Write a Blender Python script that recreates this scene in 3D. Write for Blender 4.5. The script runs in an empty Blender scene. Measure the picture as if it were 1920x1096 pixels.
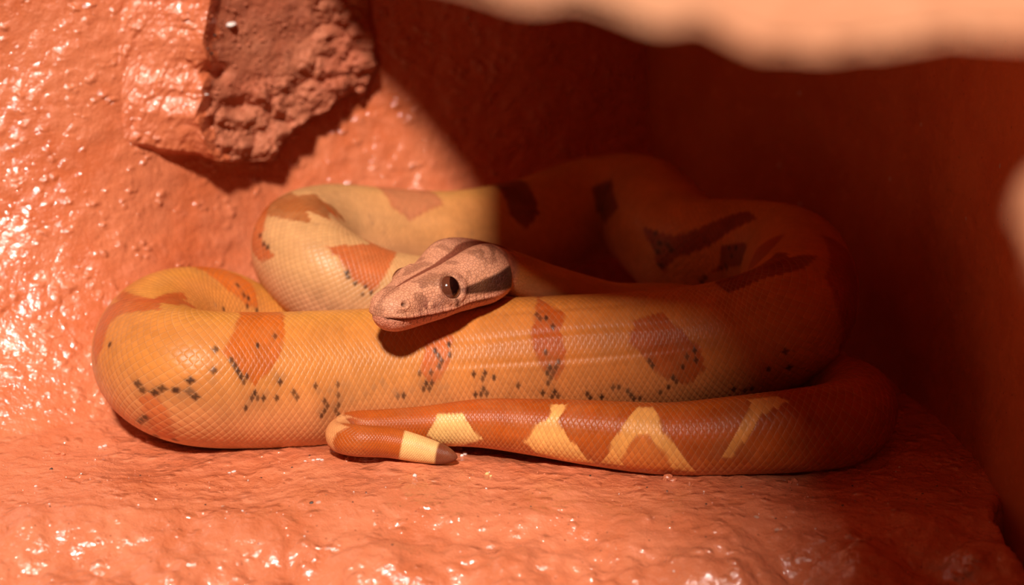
import bpy, math, random
import numpy as np
from mathutils import Vector, Matrix

# ------------------------------------------------------------------ camera
PITCH = math.radians(15.0)
CP, SP = math.cos(PITCH), math.sin(PITCH)
FPX = 4000.0                                   # focal length in pixels of the 1920 px frame
AIM = np.array([0.0, 0.0, 0.077])
CAM = AIM + np.array([0.0, -CP, SP]) * 1.0
FWD = np.array([0.0, CP, -SP]); UP = np.array([0.0, SP, CP]); RT = np.array([1.0, 0.0, 0.0])

def at(px, py, Y):
    """world point seen at a pixel, at the world depth y = Y"""
    d = FWD + RT * (px - 960) / FPX + UP * (548 - py) / FPX
    return CAM + d * ((Y - CAM[1]) / d[1])

scene = bpy.context.scene
cam_data = bpy.data.cameras.new('camera')
cam = bpy.data.objects.new('camera', cam_data)
scene.collection.objects.link(cam)
cam.location = CAM
cam.rotation_euler = (math.pi / 2 - PITCH, 0, 0)
cam_data.sensor_width = 36.0
cam_data.lens = 36.0 * FPX / 1920.0
cam_data.clip_start = 0.01
cam_data.clip_end = 20
cam_data.dof.use_dof = True
cam_data.dof.focus_distance = 0.985
cam_data.dof.aperture_fstop = 5.0
scene.camera = cam

# ------------------------------------------------------------------ world, sun, exposure
world = bpy.data.worlds.new('world'); scene.world = world
world.use_nodes = True
bg = world.node_tree.nodes['Background']
bg.inputs[0].default_value = (0.85, 0.52, 0.32, 1)
bg.inputs[1].default_value = 0.07
SUN_DIR = np.array([0.09, 0.70, -0.71]); SUN_DIR = SUN_DIR / np.linalg.norm(SUN_DIR)
sun_data = bpy.data.lights.new('sun', 'SUN')
sun_data.energy = 5.35
sun_data.angle = math.radians(5.0)
sun_data.color = (1.0, 0.93, 0.84)
sun = bpy.data.objects.new('sun', sun_data)
scene.collection.objects.link(sun)
sun.location = (-0.1, -0.8, 1.2)
sun.rotation_euler = Vector(SUN_DIR).to_track_quat('-Z', 'Y').to_euler()
scene.view_settings.view_transform = 'Standard'
scene.view_settings.look = 'None'
scene.view_settings.exposure = 0.0
scene.view_settings.gamma = 1.0
scene.view_settings.use_curve_mapping = False

# ------------------------------------------------------------------ numeric helpers
def _hash(ix, iy, iz, seed=0):
    h = (ix.astype(np.int64) * 374761393 + iy.astype(np.int64) * 668265263 + iz.astype(np.int64) * 2147483647 + seed * 974634777) & 0xFFFFFFFF
    h = ((h ^ (h >> 13)) * 1274126177) & 0xFFFFFFFF
    h = ((h ^ (h >> 16)) * 2246822519) & 0xFFFFFFFF
    h = h ^ (h >> 15)
    return (h & 0xFFFFFF) / float(0xFFFFFF)

def vnoise(x, y, z, seed=0):
    ix, iy, iz = np.floor(x), np.floor(y), np.floor(z)
    fx, fy, fz = x - ix, y - iy, z - iz
    fx, fy, fz = [f * f * f * (f * (f * 6 - 15) + 10) for f in (fx, fy, fz)]
    r = 0
    for a in (0, 1):
        for b in (0, 1):
            for c in (0, 1):
                w = (fx if a else 1 - fx) * (fy if b else 1 - fy) * (fz if c else 1 - fz)
                r = r + w * _hash(ix + a, iy + b, iz + c, seed)
    return r * 2 - 1

def fbm(x, y, z, octaves=4, seed=0, gain=0.5):
    r = 0; a = 1.0; f = 1.0
    for i in range(octaves):
        r = r + a * vnoise(x * f + 13.7 * i, y * f - 7.1 * i, z * f + 3.3 * i, seed + i)
        a *= gain; f *= 2.03
    return r

def worley(x, y, z, seed=0):
    ix, iy, iz = np.floor(x), np.floor(y), np.floor(z)
    f1 = np.full(x.shape, 9.0); f2 = np.full(x.shape, 9.0)
    for a in (-1, 0, 1):
        for b in (-1, 0, 1):
            for c in (-1, 0, 1):
                jx, jy, jz = ix + a, iy + b, iz + c
                px = jx + _hash(jx, jy, jz, seed); py = jy + _hash(jx, jy, jz, seed + 1); pz = jz + _hash(jx, jy, jz, seed + 2)
                d = np.sqrt((px - x) ** 2 + (py - y) ** 2 + (pz - z) ** 2)
                nf1 = np.minimum(f1, d)
                f2 = np.minimum(f2, np.maximum(f1, d)); f1 = nf1
    return f1, f2

def sstep(a, b, x):
    t = np.clip((x - a) / (b - a), 0, 1)
    return t * t * (3 - 2 * t)

def gauss(x, c, w):
    return np.exp(-((x - c) / w) ** 2)

def pchip(x, xs, ys):
    """smooth monotone interpolation"""
    xs = np.asarray(xs, float); ys = np.asarray(ys, float); x = np.asarray(x, float)
    h = np.diff(xs); d = np.diff(ys) / h
    m = np.zeros(len(xs))
    for i in range(1, len(xs) - 1):
        if d[i - 1] * d[i] > 0:
            w1 = 2 * h[i] + h[i - 1]; w2 = h[i] + 2 * h[i - 1]
            m[i] = (w1 + w2) / (w1 / d[i - 1] + w2 / d[i])
    m[0] = d[0]; m[-1] = d[-1]
    i = np.clip(np.searchsorted(xs, x) - 1, 0, len(xs) - 2)
    t = np.clip((x - xs[i]) / h[i], 0, 1)
    return (ys[i] * (2 * t**3 - 3 * t**2 + 1) + h[i] * m[i] * (t**3 - 2 * t**2 + t)
            + ys[i + 1] * (-2 * t**3 + 3 * t**2) + h[i] * m[i + 1] * (t**3 - t**2))

def mesh_from_arrays(name, V, Q, mat, parent=None, smooth=True):
    me = bpy.data.meshes.new(name)
    V = np.ascontiguousarray(V, dtype=np.float32).reshape(-1, 3); Q = np.ascontiguousarray(Q, dtype=np.int32)
    k = Q.shape[1]
    me.vertices.add(len(V)); me.vertices.foreach_set('co', V.ravel())
    me.loops.add(Q.size); me.loops.foreach_set('vertex_index', Q.ravel())
    me.polygons.add(len(Q)); me.polygons.foreach_set('loop_start', np.arange(0, Q.size, k, dtype=np.int32))
    me.update(calc_edges=True)
    me.polygons.foreach_set('use_smooth', np.full(len(Q), smooth)); me.update()
    me.materials.append(mat)
    o = bpy.data.objects.new(name, me)
    scene.collection.objects.link(o)
    if parent is not None:
        o.parent = parent
    return o

def grid_quads(nu, nv, flip=False):
    """quads of an nu x nv vertex grid stored u-major"""
    i, j = np.meshgrid(np.arange(nu - 1), np.arange(nv - 1), indexing='ij')
    a = (i * nv + j).ravel(); b = ((i + 1) * nv + j).ravel(); c = ((i + 1) * nv + j + 1).ravel(); d = (i * nv + j + 1).ravel()
    return np.stack([a, d, c, b] if flip else [a, b, c, d], 1)

def tag(o, label=None, cat=None, group=None, kind=None):
    if label: o['label'] = label
    if cat: o['category'] = cat
    if group: o['group'] = group
    if kind: o['kind'] = kind
    return o

# ------------------------------------------------------------------ materials
class NT:
    def __init__(self, name):
        self.m = bpy.data.materials.new(name); self.m.use_nodes = True
        self.t = self.m.node_tree; self.n = self.t.nodes; self.bsdf = self.n['Principled BSDF']
    def node(self, kind, **kw):
        n = self.n.new(kind)
        for k, v in kw.items(): setattr(n, k, v)
        return n
    def link(self, a, b): self.t.links.new(a, b)
    def put(self, sock, v):
        if hasattr(v, 'is_output'): self.link(v, sock)
        elif isinstance(v, (tuple, list)) and len(v) == 3 and sock.type == 'RGBA': sock.default_value = (*v, 1)
        else: sock.default_value = v
    def math(self, op, a, b=0.0, c=0.0, clamp=False):
        n = self.node('ShaderNodeMath', operation=op, use_clamp=clamp)
        for i, v in enumerate((a, b, c)): self.put(n.inputs[i], v)
        return n.outputs[0]
    def mix(self, f, a, b, blend='MIX'):
        n = self.node('ShaderNodeMix', data_type='RGBA', blend_type=blend)
        self.put(n.inputs[0], f); self.put(n.inputs[6], a); self.put(n.inputs[7], b)
        return n.outputs[2]
    def fmix(self, f, a, b):
        n = self.node('ShaderNodeMix', data_type='FLOAT')
        self.put(n.inputs[0], f); self.put(n.inputs[2], a); self.put(n.inputs[3], b)
        return n.outputs[0]
    def ramp(self, x, lo, hi, a=0.0, b=1.0):
        n = self.node('ShaderNodeMapRange', interpolation_type='SMOOTHSTEP')
        self.put(n.inputs[0], x)
        for i, v in enumerate((lo, hi, a, b)): n.inputs[1 + i].default_value = v
        return n.outputs[0]
    def coords(self):
        g = self.node('ShaderNodeTexCoord'); return g.outputs['Object']
    def noise(self, vec, scale, detail=3, rough=0.5, dist=0.0):
        n = self.node('ShaderNodeTexNoise'); self.link(vec, n.inputs['Vector'])
        n.inputs['Scale'].default_value = scale; n.inputs['Detail'].default_value = detail
        n.inputs['Roughness'].default_value = rough; n.inputs['Distortion'].default_value = dist
        return n.outputs[0]
    def bump(self, h, dist, strength=1.0, normal=None):
        n = self.node('ShaderNodeBump'); self.put(n.inputs['Height'], h)
        n.inputs['Distance'].default_value = dist; n.inputs['Strength'].default_value = strength
        if normal is not None: self.link(normal, n.inputs['Normal'])
        return n.outputs[0]

def clay(name, col, col2, rough=0.34, wet=1.0, specks=True, fine=1.0, coarse=1.0, varnish=0.0):
    """thick painted terracotta render: lumpy, glossy in places"""
    k = NT(name); P = k.coords()
    n1 = k.noise(P, 28, 4, 0.55); n2 = k.noise(P, 140, 4, 0.6); n3 = k.noise(P, 420, 3, 0.6, 0.4); n4 = k.noise(P, 1400, 2, 0.6)
    c = k.mix(k.ramp(n1, 0.35, 0.7), col, col2)
    c = k.mix(k.math('MULTIPLY', k.ramp(n2, 0.52, 0.75), 0.35), c, tuple(min(1, x * 1.25 + 0.03) for x in col))
    if specks:
        v = k.node('ShaderNodeTexVoronoi'); k.link(P, v.inputs['Vector']); v.inputs['Scale'].default_value = 260
        m = k.math('LESS_THAN', v.outputs['Distance'], 0.13)
        pick = k.math('GREATER_THAN', v.outputs['Color'], 0.72)
        c = k.mix(k.math('MULTIPLY', k.math('MULTIPLY', m, pick), 0.55), c, (0.09, 0.022, 0.01))
        v2 = k.node('ShaderNodeTexVoronoi'); k.link(P, v2.inputs['Vector']); v2.inputs['Scale'].default_value = 110
        m2 = k.math('LESS_THAN', v2.outputs['Distance'], 0.13)
        pick2 = k.math('GREATER_THAN', v2.outputs['Color'], 0.86)
        c = k.mix(k.math('MULTIPLY', k.math('MULTIPLY', m2, pick2), 0.7), c, (0.62, 0.42, 0.33))
    k.put(k.bsdf.inputs['Base Color'], c)
    k.put(k.bsdf.inputs['Roughness'], k.ramp(n2, 0.3, 0.7, rough - 0.07, rough + 0.16))
    k.bsdf.inputs['Specular IOR Level'].default_value = 0.55 * wet
    b = k.bump(n2, 0.0016 * coarse, 1.0)
    b = k.bump(n3, 0.0009 * coarse, 1.0, b)
    b = k.bump(n4, 0.00016 * fine, 0.8, b)
    k.link(b, k.bsdf.inputs['Normal'])
    if varnish:
        # a thin glossy coat that pooled unevenly: small wet glints
        mp = k.node('ShaderNodeMapping'); mp.inputs['Rotation'].default_value = (0, 0.6, 0); mp.inputs['Scale'].default_value = (1.0, 1.0, 1.5)
        dn_ = k.node('ShaderNodeVectorMath', operation='SCALE'); nz = k.node('ShaderNodeTexNoise'); k.link(P, nz.inputs['Vector']); nz.inputs['Scale'].default_value = 90
        k.link(nz.outputs['Color'], dn_.inputs[0]); dn_.inputs['Scale'].default_value = 0.010
        ad = k.node('ShaderNodeVectorMath', operation='ADD'); k.link(P, ad.inputs[0]); k.link(dn_.outputs[0], ad.inputs[1])
        k.link(ad.outputs[0], mp.inputs['Vector'])
        vo = k.node('ShaderNodeTexVoronoi', feature='F1'); k.link(mp.outputs[0], vo.inputs['Vector']); vo.inputs['Scale'].default_value = 125
        dome = k.math('MULTIPLY', k.ramp(vo.outputs['Distance'], 0.56, 0.0), k.ramp(k.noise(P, 60, 2), 0.40, 0.62))
        nb_ = k.bump(n2, 0.0016 * coarse, 1.0)
        nb_ = k.bump(n3, 0.00025, 1.0, nb_)
        base_n = k.bump(dome, 0.0011, 1.0, nb_)
        k.link(k.bump(n4, 0.00008, 0.7, base_n), k.bsdf.inputs['Normal'])
        cb = k.bump(dome, 0.0024, 1.0, nb_)
        k.link(cb, k.bsdf.inputs['Coat Normal'])
        k.put(k.bsdf.inputs['Coat Weight'], k.math('MULTIPLY', k.ramp(n1, 0.30, 0.62, 0.5, 1.0), varnish))
        k.bsdf.inputs['Coat Roughness'].default_value = 0.09; k.bsdf.inputs['Coat IOR'].default_value = 1.85
    return k.m

M_WALL = clay('glossy_terracotta_wall', (0.63, 0.180, 0.078), (0.58, 0.135, 0.048), 0.26, 1.0, specks=False, varnish=0.75)
M_WALL_R = clay('matte_terracotta_wall', (0.62, 0.150, 0.036), (0.56, 0.120, 0.026), 0.6, 0.4, coarse=0.18, fine=0.8)
M_FLOOR = clay('terracotta_ledge', (0.65, 0.195, 0.090), (0.58, 0.150, 0.060), 0.28, 1.0, varnish=0.8)
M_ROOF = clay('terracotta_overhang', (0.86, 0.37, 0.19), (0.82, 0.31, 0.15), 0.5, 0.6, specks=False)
M_ROCK = clay('painted_rock', (0.60, 0.165, 0.070), (0.55, 0.125, 0.045), 0.36, 1.0, specks=False, coarse=0.5, varnish=0.25)
M_RUBBLE = clay('dusty_rubble', (0.46, 0.145, 0.072), (0.40, 0.105, 0.050), 0.6, 0.4, coarse=0.45, fine=1.4)

def plain(name, col, rough=0.5, spec=0.5, coat=0.0):
    k = NT(name); P = k.coords()
    n = k.noise(P, 900, 3)
    k.put(k.bsdf.inputs['Base Color'], k.mix(n, col, tuple(c * 0.8 for c in col)))
    k.bsdf.inputs['Roughness'].default_value = rough
    k.bsdf.inputs['Specular IOR Level'].default_value = spec
    k.bsdf.inputs['Coat Weight'].default_value = coat; k.bsdf.inputs['Coat Roughness'].default_value = 0.04
    return k.m

# ------------------------------------------------------------------ setting: walls, ledge, overhang
def wall_left_y(x, z):
    """plan + batter of the left wall (y of the surface)"""
    y0 = pchip(x, [-0.8, -0.5, -0.30, -0.235, -0.205, -0.165, -0.12, -0.04, 0.09, 0.2], [-0.14, -0.05, 0.000, 0.020, 0.036, 0.074, 0.125, 0.190, 0.285, 0.40])
    lean = 0.075 * (1 - np.exp(-np.maximum(z, -0.02) / 0.06)) + 0.10 * z
    lean *= 1 - 0.5 * sstep(-0.16, 0.02, x)
    return y0 + lean

def build_wall_left():
    xs = np.concatenate([np.linspace(-0.62, -0.26, 90), np.linspace(-0.2585, 0.13, 300)])
    zs = np.linspace(-0.05, 0.42, 300)
    X, Z = np.meshgrid(xs, zs, indexing='ij')
    Y = wall_left_y(X, Z)
    Y = Y + 0.0022 * fbm(X * 18, Z * 18, Y * 0 + 1.3, 3, 3) + 0.00055 * fbm(X * 120, Z * 150, Y * 0, 3, 9)
    V = np.stack([X, Y, Z], -1)
    o = mesh_from_arrays('wall_left', V, grid_quads(len(xs), len(zs)), M_WALL)
    tag(o, 'lumpy glossy terracotta wall on the left, behind the coils', kind='structure')

def wall_right_x(y, z):
    return pchip(y, [-0.7, -0.3, -0.05, 0.08, 0.20, 0.30, 0.5], [0.42, 0.27, 0.222, 0.206, 0.163, 0.090, -0.06]) + 0.05 * z

def build_wall_right():
    ys = np.linspace(-0.45, 0.40, 260); zs = np.linspace(-0.22, 0.42, 200)
    Yg, Z = np.meshgrid(ys, zs, indexing='ij')
    X = wall_right_x(Yg, Z) + 0.0022 * fbm(Yg * 14, Z * 14, Z * 0 + 4, 3, 21) + 0.0003 * fbm(Yg * 120, Z * 120, Z * 0, 2, 5)
    V = np.stack([X, Yg, Z], -1)
    o = mesh_from_arrays('wall_right', V, grid_quads(len(ys), len(zs)), M_WALL_R)
    tag(o, 'smooth shaded terracotta wall on the right with dark specks', kind='structure')

def floor_z(X, Y):
    z = 0.0024 * fbm(X * 16, Y * 16, X * 0, 3, 31) - 0.0012
    roll = np.maximum(0, -0.085 - Y)
    z = z - 0.30 * roll - 0.9 * roll ** 2
    lump = fbm(X * 34, Y * 34, X * 0 + 5, 4, 33)
    z = z + lump * (0.0007 + 0.0065 * sstep(-0.06, -0.13, Y))
    z = z + 0.0004 * fbm(X * 190, Y * 190, X * 0, 2, 41)
    # a rough hollow in the foreground
    z = z - 0.011 * gauss(X, -0.035, 0.03) * gauss(Y, -0.150, 0.020) - 0.005 * gauss(X, -0.08, 0.02) * gauss(Y, -0.13, 0.015)
    # low mound under the tail bend, swell towards the left wall
    z = z + 0.0045 * gauss(X, -0.055, 0.06) * gauss(Y, -0.020, 0.022)
    z = z + 0.004 * sstep(0.0, 0.04, Y) * sstep(-0.19, -0.22, X)
    # the ledge breaks off in front of the right wall
    edge = 0.216 + 0.006 * fbm(Y * 40, X * 0, X * 0, 3, 51) + 0.25 * np.maximum(0, Y + 0.075)
    drop = sstep(0.0, 0.022, X - edge)
    return z - 0.17 * drop * sstep(-0.052, -0.072, Y)

def build_floor():
    xs = np.linspace(-0.5, 0.34, 470); ys = np.concatenate([np.linspace(-0.42, -0.2, 80), np.linspace(-0.199, 0.06, 200), np.linspace(0.063, 0.45, 60)])
    X, Y = np.meshgrid(xs, ys, indexing='ij')
    V = np.stack([X, Y, floor_z(X, Y)], -1)
    o = mesh_from_arrays('floor', V, grid_quads(len(xs), len(ys)), M_FLOOR)
    tag(o, 'rough terracotta ledge the snake lies on', kind='structure')

def slab(name, ys, xl, xr, zb, zt, nu, mat, label, kind='structure'):
    """a closed slab: plan outline xl(y)..xr, underside zb(x, y), top zt"""
    U = np.linspace(0, 1, nu)
    Yg = np.repeat(ys[:, None], nu, 1); X = xl[:, None] + (xr - xl[:, None]) * U[None, :] ** 1.3
    ZB = zb(X, Yg); ZT = zt(X, Yg, ZB); n = nu * len(ys)
    Vb = np.stack([X, Yg, ZB], -1).reshape(-1, 3); Vt = np.stack([X, Yg, ZT], -1).reshape(-1, 3)
    q = [grid_quads(len(ys), nu, True), grid_quads(len(ys), nu) + n]
    a = np.arange(len(ys) - 1) * nu
    q.append(np.stack([a, a + nu, a + nu + n, a + n], 1)[:, ::-1])
    b = a + nu - 1
    q.append(np.stack([b, b + nu, b + nu + n, b + n], 1))
    j = np.arange(nu - 1); q.append(np.stack([j, j + 1, j + 1 + n, j + n], 1))
    e = (len(ys) - 1) * nu; q.append(np.stack([e + j, e + j + 1, e + j + 1 + n, e + j + n], 1)[:, ::-1])
    o = mesh_from_arrays(name, np.concatenate([Vb, Vt]), np.concatenate(q), mat)
    return tag(o, label, kind=kind)

ROOF_Z = 0.275
def build_ceiling():
    ys = np.concatenate([-0.56 + 0.07 * np.linspace(0, 1, 60) ** 2.2, np.linspace(-0.485, 0.50, 130)])
    # left edge: the line whose shadow runs down the left wall
    xl = pchip(ys, [-0.56, -0.535, -0.52, -0.49, -0.22, -0.19, -0.16, -0.03, 0.02, 0.09, 0.20, 0.5], [-0.085, -0.06, 0.10, 0.13, 0.09, -0.02, -0.056, -0.044, -0.058, -0.114, -0.19, -0.35])
    rim_px = [400, 640, 720, 1000, 1080, 1130, 1200, 1250, 1310, 1350, 1430, 1500, 1560, 1640, 1700, 1920, 2600]
    rim_py = [-90, -32, -14, 38, 42, 60, 82, 88, 78, 92, 118, 122, 128, 122, 118, 110, 100]
    pts = np.array([at(a, b - 38, -0.56) for a, b in zip(rim_px, rim_py)])
    def zb(X, Y):
        zr = np.interp(X, pts[:, 0], pts[:, 2])
        f = sstep(-0.545, -0.49, Y)
        return zr * (1 - f) + np.maximum(ROOF_Z, zr) * f + 0.0014 * fbm(X * 60, Y * 60, X * 0, 3, 61)
    def zt(X, Y, ZB):
        return ZB + 0.002 + 0.15 * np.sqrt(np.clip((Y + 0.56) / 0.25, 0, 1))
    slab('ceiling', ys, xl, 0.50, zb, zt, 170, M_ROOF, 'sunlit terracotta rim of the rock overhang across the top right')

def build_shade_shelf():
    """unseen shelf added above the frame to shade the right of the ledge softly"""
    ys = np.linspace(-1.22, 0.30, 120)
    xl = pchip(ys, [-1.22, -1.16, -1.08, -1.006, -0.95, -0.87, -0.7, 0.3], [-0.044, -0.044, -0.040, -0.050, -0.078, -0.110, -0.09, 0.03])
    slab('shade_shelf_1', ys, xl, 0.60, lambda X, Y: 1.00 + 0.004 * fbm(X * 20, Y * 20, X * 0, 3, 71),
         lambda X, Y, Z: Z + 0.10, 80, M_ROOF, 'unseen shelf added above the overhang to cast soft shade')

build_wall_left(); build_wall_right(); build_floor(); build_ceiling(); build_shade_shelf()


# ------------------------------------------------------------------ rock outcrop on the left wall
def wall_hit(px, py):
    """points of the left wall along the given directions (design aid for the outline)"""
    Y = np.full(px.shape, 0.15)
    for _ in range(14):
        dx = (px - 960) / FPX; dy = (548 - py) / FPX
        dY = CP + SP * dy; t = (Y - CAM[1]) / dY
        X = CAM[0] + dx * t; Z = CAM[2] + (-SP + CP * dy) * t
        Y = 0.5 * Y + 0.5 * wall_left_y(X, Z)
    return np.stack([X, Y, Z], -1)

def poly_dist(px, py, poly):
    """signed distance to a polygon (positive inside)"""
    P = np.array(poly, float); d = np.full(px.shape, 1e9); inside = np.zeros(px.shape, bool)
    for (x0, y0), (x1, y1) in zip(P, np.roll(P, -1, 0)):
        ex, ey = x1 - x0, y1 - y0
        t = np.clip(((px - x0) * ex + (py - y0) * ey) / (ex * ex + ey * ey), 0, 1)
        d = np.minimum(d, np.hypot(px - x0 - t * ex, py - y0 - t * ey))
        c = (y0 > py) != (y1 > py)
        inside ^= c & (px < (x1 - x0) * (py - y0) / ((y1 - y0) if y1 != y0 else 1e-9) + x0)
    return np.where(inside, d, -d)

def build_rock():
    us = np.linspace(190, 730, 430); vs = np.linspace(-150, 330, 380)
    PX, PY = np.meshgrid(us, vs, indexing='ij')
    wob = 7 * fbm(PX / 38, PY / 38, PX * 0, 3, 101)
    D = poly_dist(PX + wob, PY + 0.7 * wob, [(205, -400), (215, 120), (222, 262), (262, 282), (350, 292), (450, 303), (520, 303), (536, 262), (548, 238),
                                  (600, 214), (648, 186), (690, 168), (708, 140), (700, 60), (690, -60), (690, -400)])
    ridge = pchip(PY, [-150, 0, 60, 130, 210, 290], [400, 392, 384, 392, 372, 404]) + 6 * fbm(PX * 0, PY / 30, PX * 0, 3, 103)
    Hr = pchip(PY, [-150, 0, 120, 220, 300], [0.050, 0.043, 0.036, 0.030, 0.023])
    left = Hr * np.clip((PX - 205) / np.maximum(ridge - 205, 1), 0, 1) ** 1.5
    rt = np.clip((PX - ridge) / 320, 0, 1)
    right = Hr * (1 - 0.50 * rt - 0.25 * rt ** 2) - 0.006 * sstep(0, 22, PX - ridge) * sstep(150, 60, PX - ridge)
    h = np.where(PX < ridge, left, right)
    k = sstep(-25, 10, PX - ridge)
    h = h - 0.0016 * gauss(PX, ridge, 9) * 0
    # smooth streaky left face, lumps and crumbs on the broken right face
    h = h + (1 - k) * (0.0014 * fbm((PX + 0.4 * PY) / 34, (PY - 0.4 * PX) / 80, PX * 0, 4, 105) + 0.0003 * fbm((PX + 0.6 * PY) / 9, (PY - 0.6 * PX) / 14, PX * 0, 2, 106))
    low = sstep(150, 70, D) * sstep(-30, 30, PX - ridge)
    f1, f2 = worley(PX / 58 + PY / 160 + 0.5 * wob / 7, PY / 46 - PX / 200, PX * 0 + 0.5, 111)
    g1, g2 = worley(PX / 20, PY / 18, PX * 0 + 0.5, 121)
    e1, e2 = worley(PX / 9, PY / 9, PX * 0 + 0.5, 131)
    h = h + low * (0.0125 * (0.62 - f1) + 0.0030 * (0.55 - g1))
    h = h + k * (0.0016 * fbm(PX / 60, PY / 60, PX * 0, 4, 141) + 0.0012 * np.clip(0.42 - e1, 0, 1) * (0.4 + low) * 1.6)
    h = h - 0.010 * gauss(PX, 405, 22) * gauss(PY, 128, 14) - 0.007 * gauss(PX, 452, 36) * gauss(PY, 196, 16)
    prof = np.where(PX < ridge - 20, sstep(-2, 14, D), sstep(-2, 8, D))
    hgt = h * prof - 0.004 * (1 - sstep(-12, 0, D))
    base = wall_hit(PX, PY)
    dirn = CAM - np.array([-0.13, 0.17, 0.17]); dirn = dirn / np.linalg.norm(dirn)
    V = base + hgt[..., None] * dirn
    # undercut: the proud part hangs a little lower than its root
    V[..., 2] -= 0.05 * np.maximum(hgt, 0) 
    Vb = base + np.array([0, 0.012, 0])
    nu, nv = PX.shape; n = nu * nv
    q = [grid_quads(nu, nv), grid_quads(nu, nv, True) + n]
    i = np.arange(nu - 1) * nv; q.append(np.stack([i, i + n, i + nv + n, i + nv], 1)); i2 = i + nv - 1
    q.append(np.stack([i2, i2 + nv, i2 + nv + n, i2 + n], 1))
    j = np.arange(nv - 1); q.append(np.stack([j, j + 1, j + 1 + n, j + n], 1)); e = (nu - 1) * nv + j
    q.append(np.stack([e, e + n, e + 1 + n, e + 1], 1))
    o = mesh_from_arrays('rock', np.concatenate([V.reshape(-1, 3), Vb.reshape(-1, 3)]), np.concatenate(q), M_ROCK)
    o.data.materials.append(M_RUBBLE)
    mi = (PX + 10 * fbm(PX / 20, PY / 20, PX * 0, 2, 151) > ridge + 22)[:-1, :-1].ravel().astype(np.int32)
    full = np.zeros(len(o.data.polygons), np.int32); full[:len(mi)] = mi
    o.data.polygons.foreach_set('material_index', full)
    tag(o, 'rough painted rock jutting from the wall at the upper left', 'rock')
    def on_rock(px, py):
        i = int(np.clip(np.searchsorted(us, px), 0, nu - 1)); j = int(np.clip(np.searchsorted(vs, py), 0, nv - 1))
        return V[i, j]
    rng = np.random.RandomState(5)
    pts = []; sizes = []
    for _ in range(420):
        px, py = rng.uniform(400, 690), rng.uniform(0, 290)
        i = int(np.searchsorted(us, px)); j = int(np.searchsorted(vs, py))
        if D[i, j] < 10 or px < ridge[i, j] + 8: continue
        if rng.rand() > 0.35 + 0.65 * math.exp(-abs(px - 430 - (py * 0.6)) / 90): continue
        pts.append(V[i, j] + dirn * 0.0002); sizes.append(rng.uniform(0.0004, 0.0011) * (1.6 if rng.rand() < 0.08 else 1))
    g = stones('grit', pts, sizes, M_RUBBLE, rng, o); g['kind'] = 'stuff'
    for px, py, r, m in ((434, 40, 0.0042, M_PLASTER), (398, 92, 0.0016, M_DARKCHIP), (392, 84, 0.0012, M_DARKCHIP), (404, 60, 0.0013, M_DARKCHIP), (388, 168, 0.0015, M_PLASTER), (352, 188, 0.0013, M_PLASTER)):
        c = stones('chip', [on_rock(px, py)], [r], m, rng, o, flat=0.45)
        c['label'] = 'bare pale plaster showing through the paint' if m is M_PLASTER else 'dark loose chip'
    return o

_ico = None
def ico():
    global _ico
    if _ico is None:
        import bmesh
        bm = bmesh.new(); bmesh.ops.create_icosphere(bm, subdivisions=2, radius=1.0)
        _ico = (np.array([v.co[:] for v in bm.verts]), np.array([[v.index for v in f.verts] for f in bm.faces])); bm.free()
    return _ico

def stones(name, pts, sizes, mat, rng, parent=None, flat=0.75):
    """irregular crumbs at the given points, joined into one mesh"""
    bv, bf = ico(); V = []; F = []
    for k, (p, r) in enumerate(zip(pts, sizes)):
        ax = rng.normal(size=3); ax /= np.linalg.norm(ax); a = rng.uniform(0, 6.28)
        M = np.array(Matrix.Rotation(a, 3, Vector(ax)))
        v = bv * (1 + 0.28 * fbm(bv[:, 0] * 1.3 + k * 7.7, bv[:, 1] * 1.3, bv[:, 2] * 1.3, 3, 300))[:, None]
        for _ in range(4):                                   # chop flat facets
            n = rng.normal(size=3); n /= np.linalg.norm(n); d = v @ n; lim = rng.uniform(0.55, 0.85)
            v = v - np.outer(np.maximum(0, d - lim), n)
        v = (v @ M.T) * np.array([1, 1, flat]) * r
        F.append(bf + len(bv) * k); V.append(v + p)
    return mesh_from_arrays(name, np.concatenate(V), np.concatenate(F), mat, parent, smooth=False)

M_PLASTER = plain('bare_plaster', (0.80, 0.68, 0.62), 0.35, 0.6)
M_DARKCHIP = plain('dark_chip', (0.05, 0.03, 0.022), 0.3, 0.6)
M_YELLOWCHIP = plain('straw_chip', (0.70, 0.52, 0.20), 0.4, 0.5)
build_rock()

def floor_hit(px, py):
    Y = np.array([-0.05]); 
    for _ in range(30):
        p = at(px, py, float(Y[0])); fz = float(floor_z(np.array([p[0]]), np.array([p[1]]))[0])
        Y = Y + (p[2] - fz) * 1.6
    p = at(px, py, float(Y[0])); p[2] = float(floor_z(np.array([p[0]]), np.array([p[1]]))[0])
    return p

def crumb(name, label, cat, bits, mat, seed, flat=0.75):
    rng = np.random.RandomState(seed)
    c0 = floor_hit(bits[0][0], bits[0][1])
    pts = []; rs = []
    for px, py, r in bits:
        p = floor_hit(px, py); p[2] += r * 0.25 * flat; pts.append(p); rs.append(r)
    o = stones(name, [p - c0 for p in pts], rs, mat, rng, None, flat)
    o.location = c0
    return tag(o, label, cat)
crumb('clay_crumb', 'reddish clay crumb touching the underside of the shaded tail coil', 'crumb', [(1254, 897, 0.0026), (1262, 901, 0.0020), (1246, 900, 0.0016)], M_FLOOR, 1)
crumb('clay_crumb', 'clay crumb at the foot of the left wall, far left', 'crumb', [(108, 850, 0.0022), (118, 852, 0.0014)], M_FLOOR, 2)
crumb('clay_flake', 'flat broken clay flake lying behind the tail tip', 'flake', [(848, 838, 0.0042), (822, 838, 0.0036), (836, 836, 0.0036), (862, 841, 0.0024)], M_FLOOR, 3, 0.55)
crumb('pale_chip', 'small white chip beside the tail tip', 'chip', [(872, 851, 0.0012), (866, 854, 0.0009)], M_PLASTER, 4)
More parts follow.
